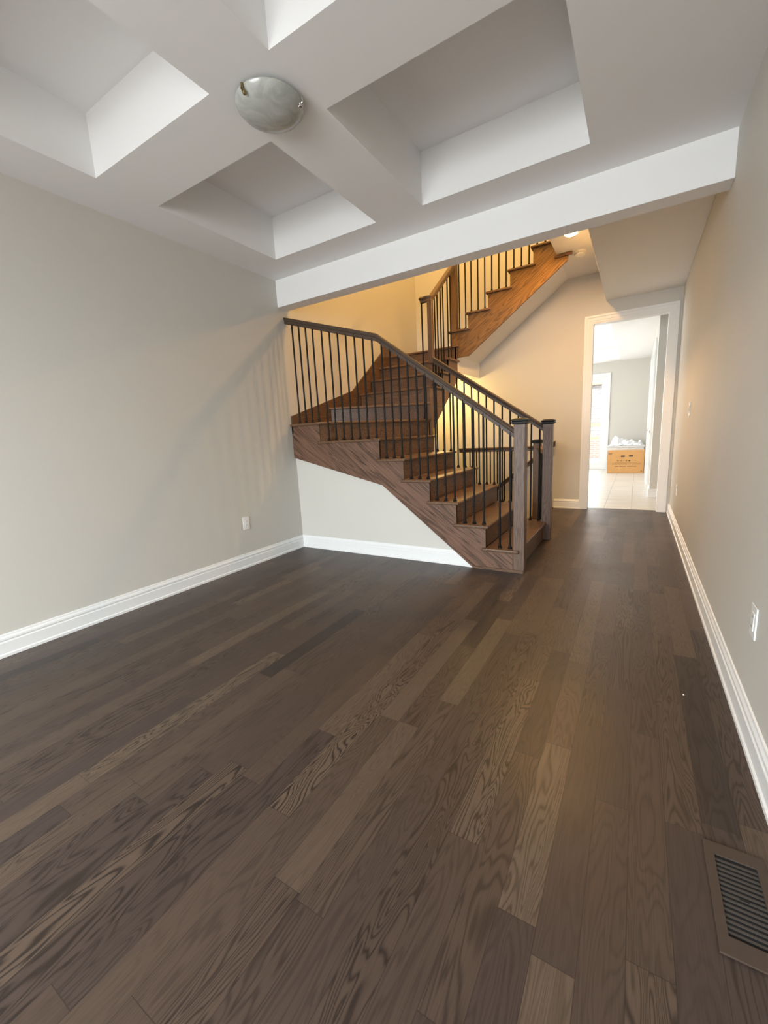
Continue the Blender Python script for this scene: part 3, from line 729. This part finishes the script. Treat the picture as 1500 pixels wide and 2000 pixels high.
# floor register
vx0, vx1, vy0, vy1 = 0.214, 0.344, 0.975, 1.272
fr_ = thing('floor_register', (0.28, 1.12, 0), 'brown louvred floor register beside the right baseboard', 'vent')
b = MB(); ox0, ox1, oy0, oy1 = 0.236, 0.324, 1.018, 1.236
b.box(vx0, ox0, vy0, vy1, 0.0005, 0.006); b.box(ox1, vx1, vy0, vy1, 0.0005, 0.006); b.box(ox0, ox1, vy0, oy0, 0.0005, 0.006); b.box(ox0, ox1, oy1, vy1, 0.0005, 0.006)
b.build('register_frame', 'vent', fr_)
MB().box(ox0, ox1, oy0, oy1, 0.0004, 0.0012).build('duct_opening', 'void', fr_)
ns = 16; p = (oy1-oy0)/ns
for i in range(ns-1):
    y = oy0+(i+1)*p
    MB().box(ox0, ox1, y-p*0.21, y+p*0.21, 0.0012, 0.0026).build('slat', 'slat', fr_)
MB().box(0.272, 0.292, oy0+8.0*p-0.0012, oy0+8.0*p+0.0012, 0.0026, 0.0034).build('damper_lever', 'void', fr_)
tag(MB().tube((0.229, 2.02, 0.0002), (0.229, 2.02, 0.002), 0.004, 0.003, 7).build('paint_chip', 'plastic'), 'tiny white paint chip lying on the floor boards near the right wall', 'debris')

# carton, chest and plastic sheet in the kitchen
bxo = thing('cardboard_box', (-0.16, 11.62, 0), 'brown printed cardboard carton standing on the kitchen tiles', 'box')
b = MB(); b.box(-0.58, 0.185, 11.48, 11.72, 0, 0.530)
b.build('carton_body', 'carton', bxo, bevel=0.004)
fl = MB(); fl.prism([(11.48, 0.530), (11.60, 0.545), (11.60, 0.549), (11.48, 0.534)], -0.575, 0.18, 'x'); fl.prism([(11.72, 0.530), (11.60, 0.541), (11.60, 0.545), (11.72, 0.534)], -0.575, 0.18, 'x')
fl.build('top_flap', 'carton', bxo)
def mark(pts, mat, name):
    q = MB()
    for x0, x1, z0, z1 in pts: q.box(x0, x1, 11.4785, 11.4799, z0, z1)
    q.build(name, mat, bxo)
mark([(-0.295, -0.215, 0.385, 0.422), (-0.325, -0.300, 0.402, 0.406), (-0.210, -0.190, 0.402, 0.406), (-0.130, -0.050, 0.388, 0.425), (-0.160, -0.136, 0.404, 0.408), (-0.044, -0.022, 0.404, 0.408)], 'ink', 'printed_symbols')
mark([(-0.375, -0.335, 0.288, 0.302), (-0.305, -0.280, 0.288, 0.304), (-0.243, -0.237, 0.286, 0.306), (-0.190, -0.165, 0.287, 0.304), (-0.133, -0.100, 0.284, 0.312), (-0.02, 0.030, 0.300, 0.306)], 'ink', 'printed_icons')
lines = []
for z, x0, x1 in ((0.252, -0.42, 0.06), (0.228, -0.47, 0.12), (0.208, -0.47, 0.12)):
    x = x0
    while x < x1:
        l = random.uniform(0.02, 0.05); lines.append((x, min(x+l, x1), z, z+0.007)); x += l+0.008
mark(lines, 'ink2', 'printed_lines')
mark([(-0.42, -0.34, 0.155, 0.170), (-0.32, -0.18, 0.155, 0.170), (-0.155, 0.04, 0.157, 0.172), (-0.56, -0.47, 0.478, 0.490), (-0.56, -0.49, 0.455, 0.470), (0.12, 0.15, 0.04, 0.06)], 'ink2', 'printed_caption')
ch = thing('low_chest', (-0.21, 12.1, 0), 'white low chest behind the brown carton', 'chest')
MB().box(-0.60, 0.17, 11.88, 12.36, 0.0, 0.60).build('chest_body', 'chest', ch, bevel=0.004)
MB().box(-0.625, 0.19, 11.86, 12.38, 0.60, 0.632).build('chest_top', 'chest', ch, bevel=0.004)
MB().tube((-0.17, 11.88, 0.575), (-0.17, 11.845, 0.575), 0.012, 0.018).build('chest_knob', 'plastic', ch)
bm = MB(); nx, ny = 44, 24
rnd = [[random.uniform(-1, 1) for _ in range(ny+1)] for _ in range(nx+1)]
def hgt(u, v_):
    env = math.sin(math.pi*min(1, max(0, v_)))**0.5 * min(1, u/0.10) * min(1, (1-u)/0.08)
    peak = 0.20*math.exp(-((u-0.20)/0.16)**2) + 0.11*math.exp(-((u-0.55)/0.22)**2) + 0.08*math.exp(-((u-0.90)/0.05)**2)
    wr = 0.022*math.sin(23*u+9*v_)+0.018*math.sin(41*u-17*v_+2)+0.014*math.sin(11*v_*3+7*u)
    return 0.640+env*(peak*(0.55+0.45*math.cos(7*(v_-0.5)))+0.02+wr*0.9)
V = [[bm.bm.verts.new((-0.585+0.745*i/nx+0.006*rnd[i][j], 11.90+0.44*j/ny+0.006*rnd[i][ny-j], max(0.638, hgt(i/nx, j/ny)+0.006*rnd[i][j]))) for j in range(ny+1)] for i in range(nx+1)]
for i in range(nx):
    for j in range(ny): bm.bm.faces.new([V[i][j], V[i+1][j], V[i+1][j+1], V[i][j+1]])
ps_ = bm.build('plastic_sheet', 'sheet')
md = ps_.modifiers.new('thick', 'SOLIDIFY'); md.thickness = 0.003
tag(ps_, 'crumpled white plastic sheeting heaped on the low white chest', 'plastic sheet')
